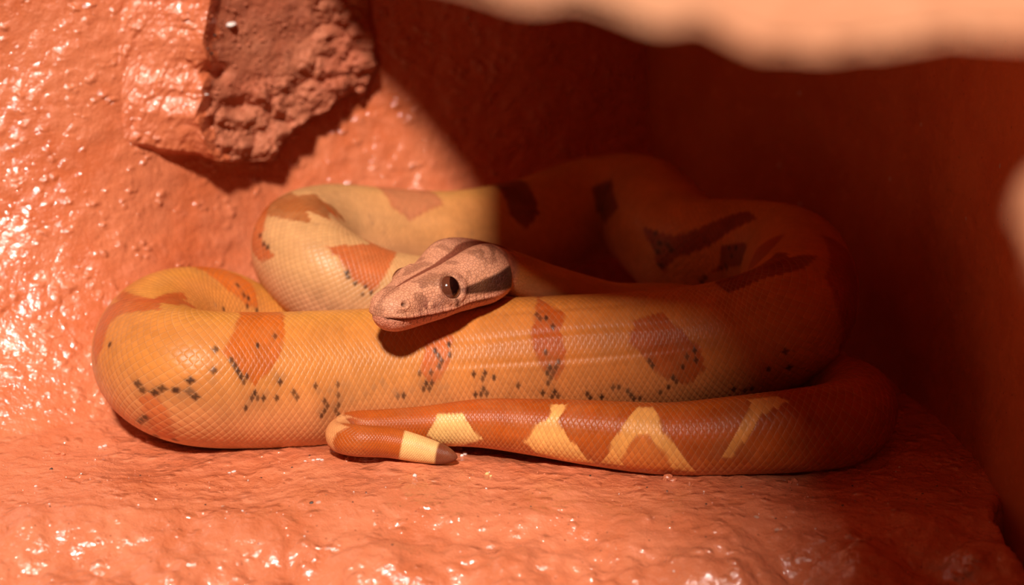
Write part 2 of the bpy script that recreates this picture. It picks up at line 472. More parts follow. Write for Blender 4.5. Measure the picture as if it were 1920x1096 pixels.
crumb('pale_chip', 'white scuffed chips left of the tail bend', 'chip', [(596, 861, 0.0013), (588, 862, 0.0010), (604, 862, 0.0010), (572, 864, 0.0008)], M_PLASTER, 5, 0.35)
crumb('pale_chip', 'round white chip below the tail tip', 'chip', [(778, 892, 0.0012)], M_PLASTER, 6)
crumb('straw_chip', 'yellowish chip on the ledge right of the tail tip', 'chip', [(914, 888, 0.0011), (920, 892, 0.0008)], M_YELLOWCHIP, 7)
crumb('clay_crumb', 'tiny clay crumb just below the tail bend', 'crumb', [(650, 862, 0.0013)], M_FLOOR, 8)
crumb('pale_chip', 'pale flat chip on the ledge below the left coil', 'chip', [(438, 884, 0.0012), (430, 886, 0.0008)], M_PLASTER, 9, 0.4)
crumb('clay_crumb', 'clay crumb at the shaded right end of the ledge', 'crumb', [(1490, 902, 0.0020), (1480, 904, 0.0014)], M_FLOOR, 10)
crumb('pale_chip', 'white chip on the ledge at the far left edge below the wall', 'chip', [(196, 836, 0.0014), (188, 838, 0.0010)], M_PLASTER, 11, 0.5)

def grit_on_ledge():
    rng = np.random.RandomState(12)
    n = 750
    x = rng.uniform(-0.24, 0.21, n); y = -0.10 + 0.13 * rng.rand(n) ** 0.8 - 0.04 * rng.rand(n)
    far = np.array([np.min(np.hypot(C[::12, 0] - a, C[::12, 1] - b) - R[::12]) for a, b in zip(x, y)]) > 0.001
    x, y = x[far], y[far]; n = len(x)
    r = rng.uniform(0.00025, 0.0006, n) * np.where(rng.rand(n) < 0.06, 1.8, 1)
    o = stones('ledge_grit', np.stack([x, y, floor_z(x, y)], 1), r, M_FLOOR, rng)
    o.data.materials.append(M_PLASTER); o.data.materials.append(M_DARKCHIP)
    per = len(ico()[1])
    o.data.polygons.foreach_set('material_index', np.repeat(rng.choice([0, 1, 2], n, p=[0.8, 0.1, 0.1]), per).astype(np.int32))
    tag(o, 'fine clay grit with pale and dark grains scattered over the ledge', 'grit', kind='stuff')

def right_lump():
    bv, bf = ico()
    import bmesh
    bm = bmesh.new(); bmesh.ops.create_icosphere(bm, subdivisions=5, radius=1.0)
    v = np.array([q.co[:] for q in bm.verts]); f = np.array([[q.index for q in t.verts] for t in bm.faces]); bm.free()
    v = v * (1 + 0.22 * fbm(v[:, 0] * 1.6, v[:, 1] * 1.6, v[:, 2] * 1.6, 4, 401))[:, None]
    c = at(2092, 392, -0.565)
    v = v * np.array([0.0165, 0.020, 0.022])
    v[:, 0] += 0.35 * np.maximum(v[:, 2], 0)
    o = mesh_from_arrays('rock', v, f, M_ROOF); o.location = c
    tag(o, 'out of focus sunlit rock lump poking in at the right edge', 'rock')
right_lump()

# ------------------------------------------------------------------ the snake
N_TH = 312
HEAD_L = 0.092
KH = 1.27
# head axis
SNOUT = at(709, 592, -0.025)
YAW = math.radians(53); DIP = math.radians(3.5)
HF = np.array([-math.cos(YAW) * math.cos(DIP), -math.sin(YAW) * math.cos(DIP), -math.sin(DIP)])   # towards the snout

def catmull(P, n_per=60):
    P = np.asarray(P, float)
    out = []
    Q = np.vstack([2 * P[0] - P[1], P, 2 * P[-1] - P[-2]])
    for i in range(1, len(Q) - 2):
        p0, p1, p2, p3 = Q[i - 1], Q[i], Q[i + 1], Q[i + 2]
        d = [max(1e-6, np.linalg.norm((b - a)[:3])) ** 0.5 for a, b in ((p0, p1), (p1, p2), (p2, p3))]
        t0, t1 = 0.0, d[0]; t2 = t1 + d[1]; t3 = t2 + d[2]
        t = np.linspace(t1, t2, n_per, endpoint=False)[:, None]
        A1 = (t1 - t) / (t1 - t0) * p0 + (t - t0) / (t1 - t0) * p1
        A2 = (t2 - t) / (t2 - t1) * p1 + (t - t1) / (t2 - t1) * p2
        A3 = (t3 - t) / (t3 - t2) * p2 + (t - t2) / (t3 - t2) * p3
        B1 = (t2 - t) / (t2 - t0) * A1 + (t - t0) / (t2 - t0) * A2
        B2 = (t3 - t) / (t3 - t1) * A2 + (t - t1) / (t3 - t1) * A3
        out.append((t2 - t) / (t2 - t1) * B1 + (t - t1) / (t2 - t1) * B2)
    out.append(P[-1][None])
    return np.vstack(out)

def A(px, py, Y, r): return np.append(at(px, py, Y), r)
def W(x, y, z, r): return np.array([x, y, z, r])

CTRL = [np.append(SNOUT - HF * t, 0.011) for t in (0, 0.025, 0.05, 0.082)]
CTRL += [
    A(1030, 533, 0.049, 0.0095), A(1085, 549, 0.056, 0.0095), A(1150, 571, 0.060, 0.011),
    W(0.085, 0.066, 0.050, 0.013), W(0.105, 0.088, 0.036, 0.015), W(0.075, 0.105, 0.032, 0.018), W(0.03, 0.095, 0.036, 0.021),   # hidden turn
    A(900, 590, 0.090, 0.0235), A(800, 577, 0.084, 0.025), A(700, 560, 0.080, 0.0255), A(610, 518, 0.083, 0.0258),
    A(560, 465, 0.104, 0.0258), A(615, 437, 0.132, 0.0255), A(720, 443, 0.145, 0.0255), A(850, 450, 0.158, 0.026),
    A(980, 432, 0.180, 0.027), A(1100, 393, 0.208, 0.028), A(1190, 386, 0.205, 0.029), A(1240, 430, 0.168, 0.0295), A(1300, 476, 0.130, 0.029),
    A(1400, 478, 0.118, 0.028), A(1475, 492, 0.103, 0.029), A(1502, 545, 0.068, 0.030), A(1470, 605, 0.032, 0.030),
    A(1380, 640, 0.026, 0.030), A(1250, 662, 0.026, 0.0300), A(1050, 676, 0.026, 0.0312), A(850, 692, 0.025, 0.0320), A(650, 707, 0.019, 0.0320),
    A(480, 714, 0.010, 0.0318), A(350, 706, 0.007, 0.0315), A(287, 668, 0.032, 0.0305), A(318, 622, 0.063, 0.030), A(400, 617, 0.082, 0.030), A(480, 655, 0.086, 0.029),
    A(560, 700, 0.085, 0.026), W(-0.04, 0.085, 0.018, 0.022), W(0.06, 0.065, 0.016, 0.020), W(0.125, 0.058, 0.019, 0.020),   # hidden below the coils
    A(1560, 742, 0.032, 0.0205), A(1606, 765, 0.006, 0.0205), A(1575, 795, -0.014, 0.0200), A(1480, 808, -0.022, 0.0190), A(1380, 816, -0.025, 0.0180), A(1250, 822, -0.024, 0.0165),
    A(1120, 812, -0.020, 0.0150), A(1000, 800, -0.015, 0.0130), A(900, 793, -0.013, 0.0112), A(800, 798, -0.012, 0.0092), A(710, 801, -0.012, 0.0082),
    A(655, 801, -0.012, 0.0074), A(636, 817, -0.022, 0.0070), A(665, 825, -0.031, 0.0072), A(730, 829, -0.029, 0.0070), A(790, 842, -0.030, 0.0060), A(832, 852, -0.032, 0.0044), A(858, 857, -0.033, 0.0024),
]
CTRL_FRONT = min(range(len(CTRL)), key=lambda i: np.linalg.norm(CTRL[i][:3] - at(1050, 676, 0.026)))
path = catmull(CTRL)
seg = np.linalg.norm(np.diff(path[:, :3], axis=0), axis=1)
sl = np.concatenate([[0], np.cumsum(seg)])
LEN = sl[-1]
# uniform resample, then smooth (ends pinned)
NS = int(LEN / 0.0010)
su = np.linspace(0, LEN, NS)
pu = np.stack([np.interp(su, sl, path[:, k]) for k in range(4)], 1)
def smooth(a, sig):
    k = np.exp(-0.5 * (np.arange(-4 * sig, 4 * sig + 1) / sig) ** 2); k /= k.sum()
    pad = 4 * sig
    b = np.concatenate([2 * a[0] - a[pad:0:-1], a, 2 * a[-1] - a[-2:-pad - 2:-1]])
    return np.stack([np.convolve(b[:, i], k, 'valid') for i in range(a.shape[1])], 1)
pu_s = smooth(pu, 4)
mixw = sstep(LEN - 0.14, LEN - 0.2, su)[:, None]
pu = pu_s * mixw + smooth(pu, 2) * (1 - mixw)
seg = np.linalg.norm(np.diff(pu[:, :3], axis=0), axis=1)
su = np.concatenate([[0], np.cumsum(seg)]); LEN = su[-1]

# ring positions: dense on the head, medium on the seen coils
def nearest_s(p):
    return su[np.argmin(((pu[:, :3] - p[:3]) ** 2).sum(1))]
S_HID0, S_HID1 = nearest_s(CTRL[7]), nearest_s(CTRL[10])
S_HID2, S_HID3 = nearest_s(W(-0.07, 0.085, 0.018, 0)), nearest_s(W(0.125, 0.058, 0.019, 0))
ring = [0.0]
while ring[-1] < LEN:
    s = ring[-1]
    if s < 0.003: d = 0.00014
    elif s < HEAD_L: d = 0.0003
    elif S_HID0 < s < S_HID1 or S_HID2 < s < S_HID3: d = 0.0020
    elif s > LEN - 0.36: d = 0.00055
    else: d = 0.00080
    ring.append(s + d)
ring = np.array(ring[:-1] + [LEN])
C = np.stack([np.interp(ring, su, pu[:, k]) for k in range(3)], 1)
R = np.interp(ring, su, pu[:, 3])
T = np.stack([np.gradient(smooth(pu[:, k:k + 1], 3)[:, 0], su) for k in range(3)], 1)
T = np.stack([np.interp(ring, su, T[:, k]) for k in range(3)], 1)
T /= np.linalg.norm(T, axis=1)[:, None]
Zup = np.array([0, 0, 1.0])
NN = Zup - T * (T @ Zup)[:, None]; NN /= np.linalg.norm(NN, axis=1)[:, None]     # dorsal
BB = np.cross(T, NN)                                                             # to one side
TH = np.linspace(-math.pi, math.pi, N_TH + 1)
ct, st = np.cos(TH)[None, :], np.sin(TH)[None, :]
S2 = np.repeat(ring[:, None], N_TH + 1, 1); TH2 = np.repeat(TH[None, :], len(ring), 0)
nose_cap = 1.0
# body section: a little taller than wide, flatter belly
rad = R[:, None] * (1 + 0.03 * np.cos(2 * TH2)) * np.ones_like(TH2)
tip = np.clip((LEN - ring) / 0.006, 0, 1); rad *= np.sqrt(1 - (1 - tip) ** 2)[:, None] + 1e-4

# head section -------------------------------------------------------------
hx = np.array([0, .0008, .002, .004, .008, .014, .020, .027, .034, .042, .050, .058, .066, .074, .084])
hw = np.array([0, 4.2, 6.0, 7.6, 9.2, 10.6, 12.7, 15.2, 16.0, 18.4, 20.4, 19.6, 15.6, 11.4, 9.4]) / 1000 * 1.20
ht = np.array([0, 3.4, 5.2, 6.8, 8.2, 9.4, 10.4, 11.2, 11.8, 13.0, 13.6, 12.8, 11.2, 10.0, 9.2]) / 1000 * 1.16
hb = np.array([0, 3.9, 6.0, 7.8, 9.2, 9.8, 9.9, 9.9, 9.8, 10.4, 11.0, 11.0, 10.6, 10.0, 9.4]) / 1000 * 1.12
hs = np.clip(ring / KH, 0, hx[-1])
w_ = pchip(hs, hx, hw)[:, None]; t_ = pchip(hs, hx, ht)[:, None]; b_ = pchip(hs, hx, hb)[:, None]
ee = (2.35 - 0.35 * sstep(0.060, 0.084, ring / KH))[:, None]
hh = np.where(ct >= 0, t_, b_)
with np.errstate(divide='ignore', invalid='ignore'):
    rh = ((np.abs(st) / np.maximum(w_, 1e-6)) ** ee + (np.abs(ct) / np.maximum(hh, 1e-6)) ** ee) ** (-1 / ee)
hm = (1 - sstep(0.070, 0.090, ring / KH))[:, None]
H = S2 / KH                                         # distance from the snout
lat = rh * st; ver = rh * ct                   # head plane coordinates
alat = np.abs(lat)
# temporal muscle bulges and the groove between them
d_ = 0.0032 * gauss(H, 0.052, 0.012) * gauss(alat, 0.0115, 0.0060) * (ver > 0)
d_ = d_ - 0.0024 * gauss(H, 0.056, 0.018) * gauss(lat, 0, 0.0036) * (ver > 0)
# ridge over the eye, hollow in front of it
EYE_H, EYE_TH = 0.0275, math.radians(66)
d_ = d_ + 0.0014 * gauss(H, 0.0265, 0.0065) * gauss(np.abs(TH2), math.radians(47), math.radians(13))
d_ = d_ - 0.0013 * gauss(H, 0.0165, 0.005) * gauss(np.abs(TH2), math.radians(72), math.radians(16))
d_ = d_ - 0.0007 * gauss(H, 0.026, 0.012) * gauss(lat, 0, 0.005) * (ver > 0)
# mouth: groove and slightly narrower lower jaw
mouth_th = np.radians(pchip(hs, [0, .003, .008, .016, .026, .036, .045, .06], [98, 101, 105, 107, 104, 101, 103, 108]))[:, None]
mouth_on = 1 - sstep(0.043, 0.049, H)
arc = (np.abs(TH2) - mouth_th) * np.maximum(rh, 0.002)
d_ = d_ - mouth_on * (0.0017 * gauss(arc, 0, 0.00065) + 0.0012 * sstep(0.0, 0.0009, arc) * gauss(arc, 0.0, 0.008)) * sstep(0.0, 0.002, H)
d_ = d_ + mouth_on * 0.0006 * gauss(arc, -0.0016, 0.0012) * sstep(0.0, 0.003, H)
# nostrils
NOS_H, NOS_TH = 0.0062, math.radians(62)
dn = np.sqrt((H - NOS_H) ** 2 + ((np.abs(TH2) - NOS_TH) * 0.0085) ** 2)
d_ = d_ - 0.0016 * np.exp(-(dn / 0.0007) ** 2) + 0.0005 * np.exp(-((dn - 0.0017) / 0.0007) ** 2)
# shallow socket round the eye
de = np.sqrt((H - EYE_H) ** 2 + ((np.abs(TH2) - EYE_TH) * 0.0150 / 1.15) ** 2)
d_ = d_ - 0.0020 * np.exp(-(de / 0.0042) ** 4) + 0.0007 * np.exp(-((de - 0.0056) / 0.0010) ** 2)
# labial plates
lab_u = H / 0.0031
lab_edge = np.abs(lab_u - np.floor(lab_u) - 0.5) * 2          # 1 at the joints
is_up = (arc > -0.0042) & (arc < -0.0002); is_lo = (arc > 0.0003) & (arc < 0.0036)
lab = np.where(is_up | is_lo, 1.0, 0.0) * mouth_on * sstep(0.002, 0.004, H)
d_ = d_ - 0.00032 * lab * sstep(0.72, 1.0, lab_edge)
rh = np.maximum(rh + d_, 1e-5)
rad = rh * hm + rad * (1 - hm)

# scale lattice --------------------------------------------------------------
ROWS = 78
rows = np.where(ring > 0.5 * (S_HID2 + S_HID3), 38, ROWS).astype(float)
wid = 2 * math.pi * np.maximum(R, 0.003) / rows
step = np.diff(ring, prepend=0) / (1.12 * wid)
Us = np.cumsum(step)
U2 = Us[:, None] * np.ones_like(TH2); V2 = TH2 / (2 * math.pi) * rows[:, None]
p_, q_ = U2 + V2 * 0.5, U2 - V2 * 0.5
def scale_h(p, q):
    fp, fq = p - np.floor(p), q - np.floor(q)
    m = np.maximum(fp, fq)
    return 0.5 * (fp + fq) * 0.8 + 0.25 * (1 - (2 * fp - 1) ** 2) * (1 - (2 * fq - 1) ** 2) - 0.9 * m ** 10
sh = scale_h(p_, q_)
belly = sstep(math.radians(150), math.radians(160), np.abs(TH2))
amp = (0.00020 * (wid / 0.0033))[:, None] * (1 - hm) * (1 - belly)
rad = rad + amp * (sh - 0.3)
# muscle tone: gentle longitudinal swells
rad = rad * (1 + 0.012 * (1 - hm) * vnoise(S2 * 22, np.cos(TH2) * 1.2, np.sin(TH2) * 1.2, 77))

# loose skin on the front coil runs in a few long low folds
s_f = nearest_s(CTRL[CTRL_FRONT])
for th_k, w_k in ((-24, 3.2), (-50, 3.0), (-73, 2.6)):
    wv = math.radians(th_k) + 0.03 * np.sin(S2 * 40 + th_k)
    rad = rad - 0.00036 * gauss(TH2, wv + math.radians(w_k), math.radians(w_k)) * gauss(S2, s_f, 0.055) + 0.0002 * gauss(TH2, wv - math.radians(w_k), math.radians(w_k)) * gauss(S2, s_f, 0.055)

VX = C[:, None, :] + rad[:, :, None] * (np.cos(TH2)[:, :, None] * NN[:, None, :] + np.sin(TH2)[:, :, None] * BB[:, None, :])

# colour pattern, worked out in (length, angle) space --------------------------
cp, cq = np.floor(p_) + 0.5, np.floor(q_) + 0.5           # each scale takes one colour
Uc = (cp + cq) / 2; Vc = (cp - cq)
Sc = np.interp(Uc, Us, ring); Tc = Vc / rows[:, None] * 2 * math.pi
jit = _hash(cp, cq, cp * 0, 5); jit2 = _hash(cp, cq, cp * 0, 6)
def lin(r, g, b):
    f = lambda c: (c / 255 / 12.92) if c / 255 <= 0.04045 else ((c / 255 + 0.055) / 1.055) ** 2.4
    return np.array([f(r), f(g), f(b)])
# <<pattern data (length along the snake in mm, angle round it in degrees, 0 = back)
PATCHES = [
    ('saddle_left_front', (188, 90, 22), 0.95, [(1159.9, -22.0), (1138.1, -13.1), (1140.4, -38.1), (1142.3, -51.9), (1148.4, -66.6), (1154.1, -76.7), (1160.4, -66.8), (1165.7, -54.1), (1169.0, -48.6), (1166.3, -38.6)]),
    ('low_left', (196, 88, 36), 0.6, [(1187.8, -95.4), (1183.5, -86.8), (1180.4, -114.2), (1180.7, -142.6), (1185.3, -142.3), (1186.2, -126.7)]),
    ('left_band', (178, 78, 28), 0.85, [(1220.5, -63.5), (1227.8, -44.1), (1222.7, -25.3), (1211.5, 0.2), (1235.6, 30.1), (1229.4, 35.7), (1196.2, -9.7), (1210.1, -31.4), (1212.5, -45.3), (1207.7, -65.9), (1210.4, -89.0), (1215.0, -79.1)]),
    ('mid_faint', (190, 84, 34), 0.75, [(1068.4, -46.5), (1054.6, -39.4), (1058.0, -67.0), (1066.1, -85.4), (1072.9, -74.1)]),
    ('saddle_mid', (170, 70, 18), 0.9, [(1012.2, -14.7), (999.8, -30.3), (1002.8, -45.9), (1000.6, -65.9), (1002.8, -79.9), (1007.0, -90.2), (1011.5, -78.6), (1015.4, -63.9), (1016.3, -49.3), (1014.0, -33.9)]),
    ('saddle_right', (164, 64, 16), 0.85, [(966.9, -39.4), (952.7, -33.2), (936.4, -71.2), (935.1, -92.1), (943.9, -107.1), (956.4, -94.3), (962.8, -76.2), (970.3, -59.6)]),
    ('crease_band', (120, 36, 14), 0.85, [(921.9, 2.0), (891.0, 8.8), (879.5, -6.2), (876.1, -18.7), (888.5, -19.2), (897.6, -13.9), (906.9, -19.2), (917.5, -23.0)]),
    ('bend_patch', (150, 50, 18), 0.8, [(849.7, -16.8), (845.4, -49.9), (867.9, -81.7), (881.0, -113.7), (887.6, -116.4), (886.5, -59.9), (884.6, -38.1)]),
    ('back_tri', (120, 40, 18), 0.9, [(752.6, 58.4), (766.2, 58.8), (778.4, 41.1), (797.3, 23.4), (806.7, 33.3), (774.6, 72.2), (767.0, 80.6), (763.8, 100.8), (760.7, 78.7)]),
    ('back_tri2', (120, 42, 18), 0.9, [(786.1, 68.0), (803.8, 62.7), (825.8, 78.4), (778.6, 96.6), (785.5, 87.1)]),
    ('back_dark', (100, 30, 14), 0.8, [(646.9, 48.3), (698.3, 48.5), (721.2, 61.2), (710.5, 88.8), (641.6, 77.4)]),
    ('top_saddle', (184, 108, 72), 0.9, [(517.2, 9.3), (547.6, -1.8), (551.6, 30.4), (541.1, 43.2), (531.5, 57.3), (521.4, 40.9)]),
    ('top_saddle2', (110, 46, 26), 0.9, [(590.7, 18.5), (609.8, 19.9), (603.8, 56.6), (593.9, 72.1), (586.9, 50.1)]),
    ('loop_band', (158, 88, 42), 0.9, [(468.4, -33.3), (473.1, -15.9), (462.3, 8.3), (472.2, 37.5), (477.0, 66.4), (444.2, 12.4), (452.5, 1.8), (455.7, -19.0), (461.0, -25.1)]),
    ('loop_side', (190, 86, 34), 0.85, [(467.4, -44.8), (466.8, -31.3), (458.1, -42.0), (453.4, -61.8), (445.2, -68.8), (450.3, -86.1), (457.4, -83.5), (464.0, -61.7)]),
    ('loop_front', (188, 90, 40), 0.9, [(432.2, -32.6), (418.1, -18.5), (399.7, -21.7), (408.2, -68.3), (419.1, -60.2), (425.1, -44.3)]),
    ('back_orange', (204, 100, 30), 0.9, [(1262.4, -9.1), (1275.5, 2.9), (1282.7, 12.4), (1287.6, 37.9), (1280.6, 46.5), (1270.7, 39.0), (1265.3, 23.2)]),
    ('tail_pale1', (240, 186, 112), 0.95, [(1835.8, -45.9), (1831.7, -87.5), (1826.7, -111.2), (1841.9, -156.7), (1853.5, -99.8), (1850.1, -68.1), (1847.4, -38.3)]),
    ('tail_pale2', (236, 168, 92), 0.95, [(1794.8, -17.7), (1788.0, -15.9), (1790.3, -55.8), (1786.4, -80.0), (1778.2, -112.6), (1772.7, -138.3), (1786.5, -145.8), (1799.3, -136.4), (1806.6, -106.4), (1801.1, -65.0), (1794.9, -48.8)]),
    ('tail_pale3', (232, 158, 80), 0.95, [(1755.2, -12.1), (1747.5, -10.7), (1741.9, -60.9), (1731.5, -107.9), (1728.2, -135.5), (1739.4, -127.7), (1768.9, -133.7), (1764.9, -85.5), (1759.2, -46.1)]),
    ('tail_in3', (206, 106, 42), 0.85, [(1753.2, -67.3), (1749.1, -66.3), (1741.8, -96.8), (1737.9, -130.2), (1756.8, -144.8), (1760.3, -117.8), (1757.1, -87.1)]),
    ('tail_pale4', (226, 150, 72), 0.9, [(1702.6, -10.3), (1690.5, -9.4), (1685.6, -22.7), (1698.6, -43.5), (1705.7, -71.0), (1712.8, -106.1), (1717.3, -103.7), (1709.3, -62.2), (1703.1, -32.8)]),
    ('tail_in4', (196, 96, 36), 0.7, [(1692.7, -38.7), (1676.4, -60.2), (1670.0, -109.8), (1687.2, -137.8), (1708.4, -132.0), (1701.8, -75.8)]),
    ('tail_tip_dark', (120, 50, 28), 0.95, [(1952.5, 49.6), (1953.5, 155.3)]),
    ('tail_tip_pale', (240, 190, 120), 0.95, [(1941.1, 50.8), (1952.2, 38.1), (1953.9, 138.7), (1941.0, 138.9), (1936.5, 113.7)]),
    ('tail_turn_pale', (226, 156, 98), 0.8, [(1896.9, 30.6), (1889.4, -38.8), (1880.7, -55.7), (1912.2, 17.4), (1908.6, 53.8), (1907.7, 97.8), (1907.6, 146.1), (1905.1, 124.7)]),
]
SPOTS = [(1187.1, -82.7), (1187.9, -87.0), (1185.9, -88.0), (1183.5, -86.8), (1182.5, -86.5), (1178.8, -85.2), (1176.3, -87.2), (1175.9, -88.1), (1158.6, -69.0), (1159.6, -72.3), (1156.1, -86.0), (1152.8, -86.8), (1154.4, -88.8), (1158.5, -97.2), (1162.8, -63.2), (1164.7, -60.1), (1165.7, -54.1), (1144.2, -33.6), (1152.3, -41.0), (1169.8, -48.7), (1161.7, -66.9), (1121.9, -89.3), (1120.8, -92.8), (1114.8, -87.6), (1115.9, -98.3), (1117.0, -101.3), (1124.0, -105.7), (1122.4, -102.7), (1115.4, -105.7), (1126.6, -78.0), (1114.2, -80.1), (1187.5, -122.1), (1187.3, -116.9), (1189.2, -120.6), (1186.6, -146.6), (1187.3, -146.0), (1180.6, -146.4), (1176.8, -77.1), (1171.0, -61.7), (1153.5, -82.6), (1149.5, -84.0), (1143.6, -91.3), (1134.6, -91.4), (1136.5, -86.5), (1141.5, -73.6), (1063.7, -60.7), (1062.3, -63.7), (1064.1, -56.9), (1063.1, -70.9), (1062.0, -69.2), (1066.0, -74.2), (1056.9, -60.2), (1057.1, -52.1), (1082.5, -94.1), (1084.2, -89.0), (1081.2, -94.8), (1071.7, -89.8), (1067.0, -85.3), (1070.1, -82.0), (1068.8, -84.0), (1072.2, -70.5), (1039.4, -95.9), (1041.2, -92.1), (1042.2, -99.0), (1045.0, -99.6), (1045.5, -82.8), (1042.3, -84.2), (1039.6, -82.7), (1036.0, -80.5), (1007.8, -79.2), (1006.2, -84.3), (1008.9, -76.2), (1004.5, -77.7), (1007.8, -86.5), (1010.1, -81.7), (1003.8, -73.1), (1010.5, -65.5), (1006.0, -99.6), (1007.6, -107.6), (1005.4, -103.0), (1009.6, -94.8), (1012.8, -99.4), (1024.7, -91.0), (978.0, -102.9), (976.3, -104.3), (971.8, -107.9), (970.6, -111.0), (992.1, -106.3), (989.6, -109.0), (984.5, -111.6), (960.9, -80.5), (959.5, -82.8), (939.2, -75.4), (941.9, -82.8), (938.3, -79.7), (944.2, -89.4), (950.0, -95.8), (948.5, -104.6), (956.9, -108.0), (953.1, -107.9), (966.9, -112.9), (969.5, -117.5), (1013.3, -29.4), (1011.8, -34.3), (1007.8, -33.7), (1005.1, -41.8), (759.1, 62.4), (762.0, 71.7), (761.2, 80.7), (762.6, 88.1), (765.3, 76.9), (764.9, 71.2), (761.6, 66.6), (792.2, 72.8), (794.9, 79.5), (789.1, 85.5), (790.9, 90.2), (797.2, 69.4), (785.8, 96.0), (775.3, 101.4), (773.8, 107.9), (455.7, -59.5), (452.7, -64.4), (449.0, -68.6), (419.4, -59.1), (416.3, -61.7), (411.7, -62.5), (421.4, -53.1), (412.8, -71.8), (408.5, -66.5), (1287.6, 41.2), (1203.0, -59.1), (1262.8, 61.5), (1278.0, 34.3), (1280.2, 39.5), (1281.7, 43.7), (1275.6, 30.9), (920.4, -128.0), (918.0, -124.3), (910.2, -105.2), (924.3, -117.5), (903.5, -93.2), (904.1, -110.8)]
GREYS = [(1124.6, -84.3), (1119.1, -83.4), (1111.9, -78.5), (1109.1, -81.6), (1113.6, -92.6), (1119.2, -96.9), (1107.8, -88.4), (1099.6, -86.9), (1096.8, -83.9), (1083.8, -92.5), (1078.3, -86.5), (1072.8, -85.4), (1062.3, -89.8), (1059.0, -86.4), (1896.9, 45.4), (1124.6, -101.4), (1256.5, 57.9), (1895.1, 3.0), (1148.3, -82.6), (1155.9, -92.2), (1143.7, -66.7), (1141.5, -70.4), (1171.0, -76.3), (1177.6, -84.4), (1177.0, -87.4), (1086.2, -85.3), (1092.6, -77.0), (1090.0, -80.1), (1130.1, 4.4), (425.7, -94.2), (422.2, -100.2), (426.2, -84.1), (510.4, 65.2), (506.9, 52.8), (516.7, 70.3), (557.6, 70.9), (562.8, 68.7), (442.1, -6.8), (430.9, -1.8)]
# pattern data>>
col = np.ones(VX.shape) * lin(200, 124, 56)
def paint(mask, c):
    global col
    m = np.clip(mask, 0, 1)[..., None]
    col = col * (1 - m) + c * m


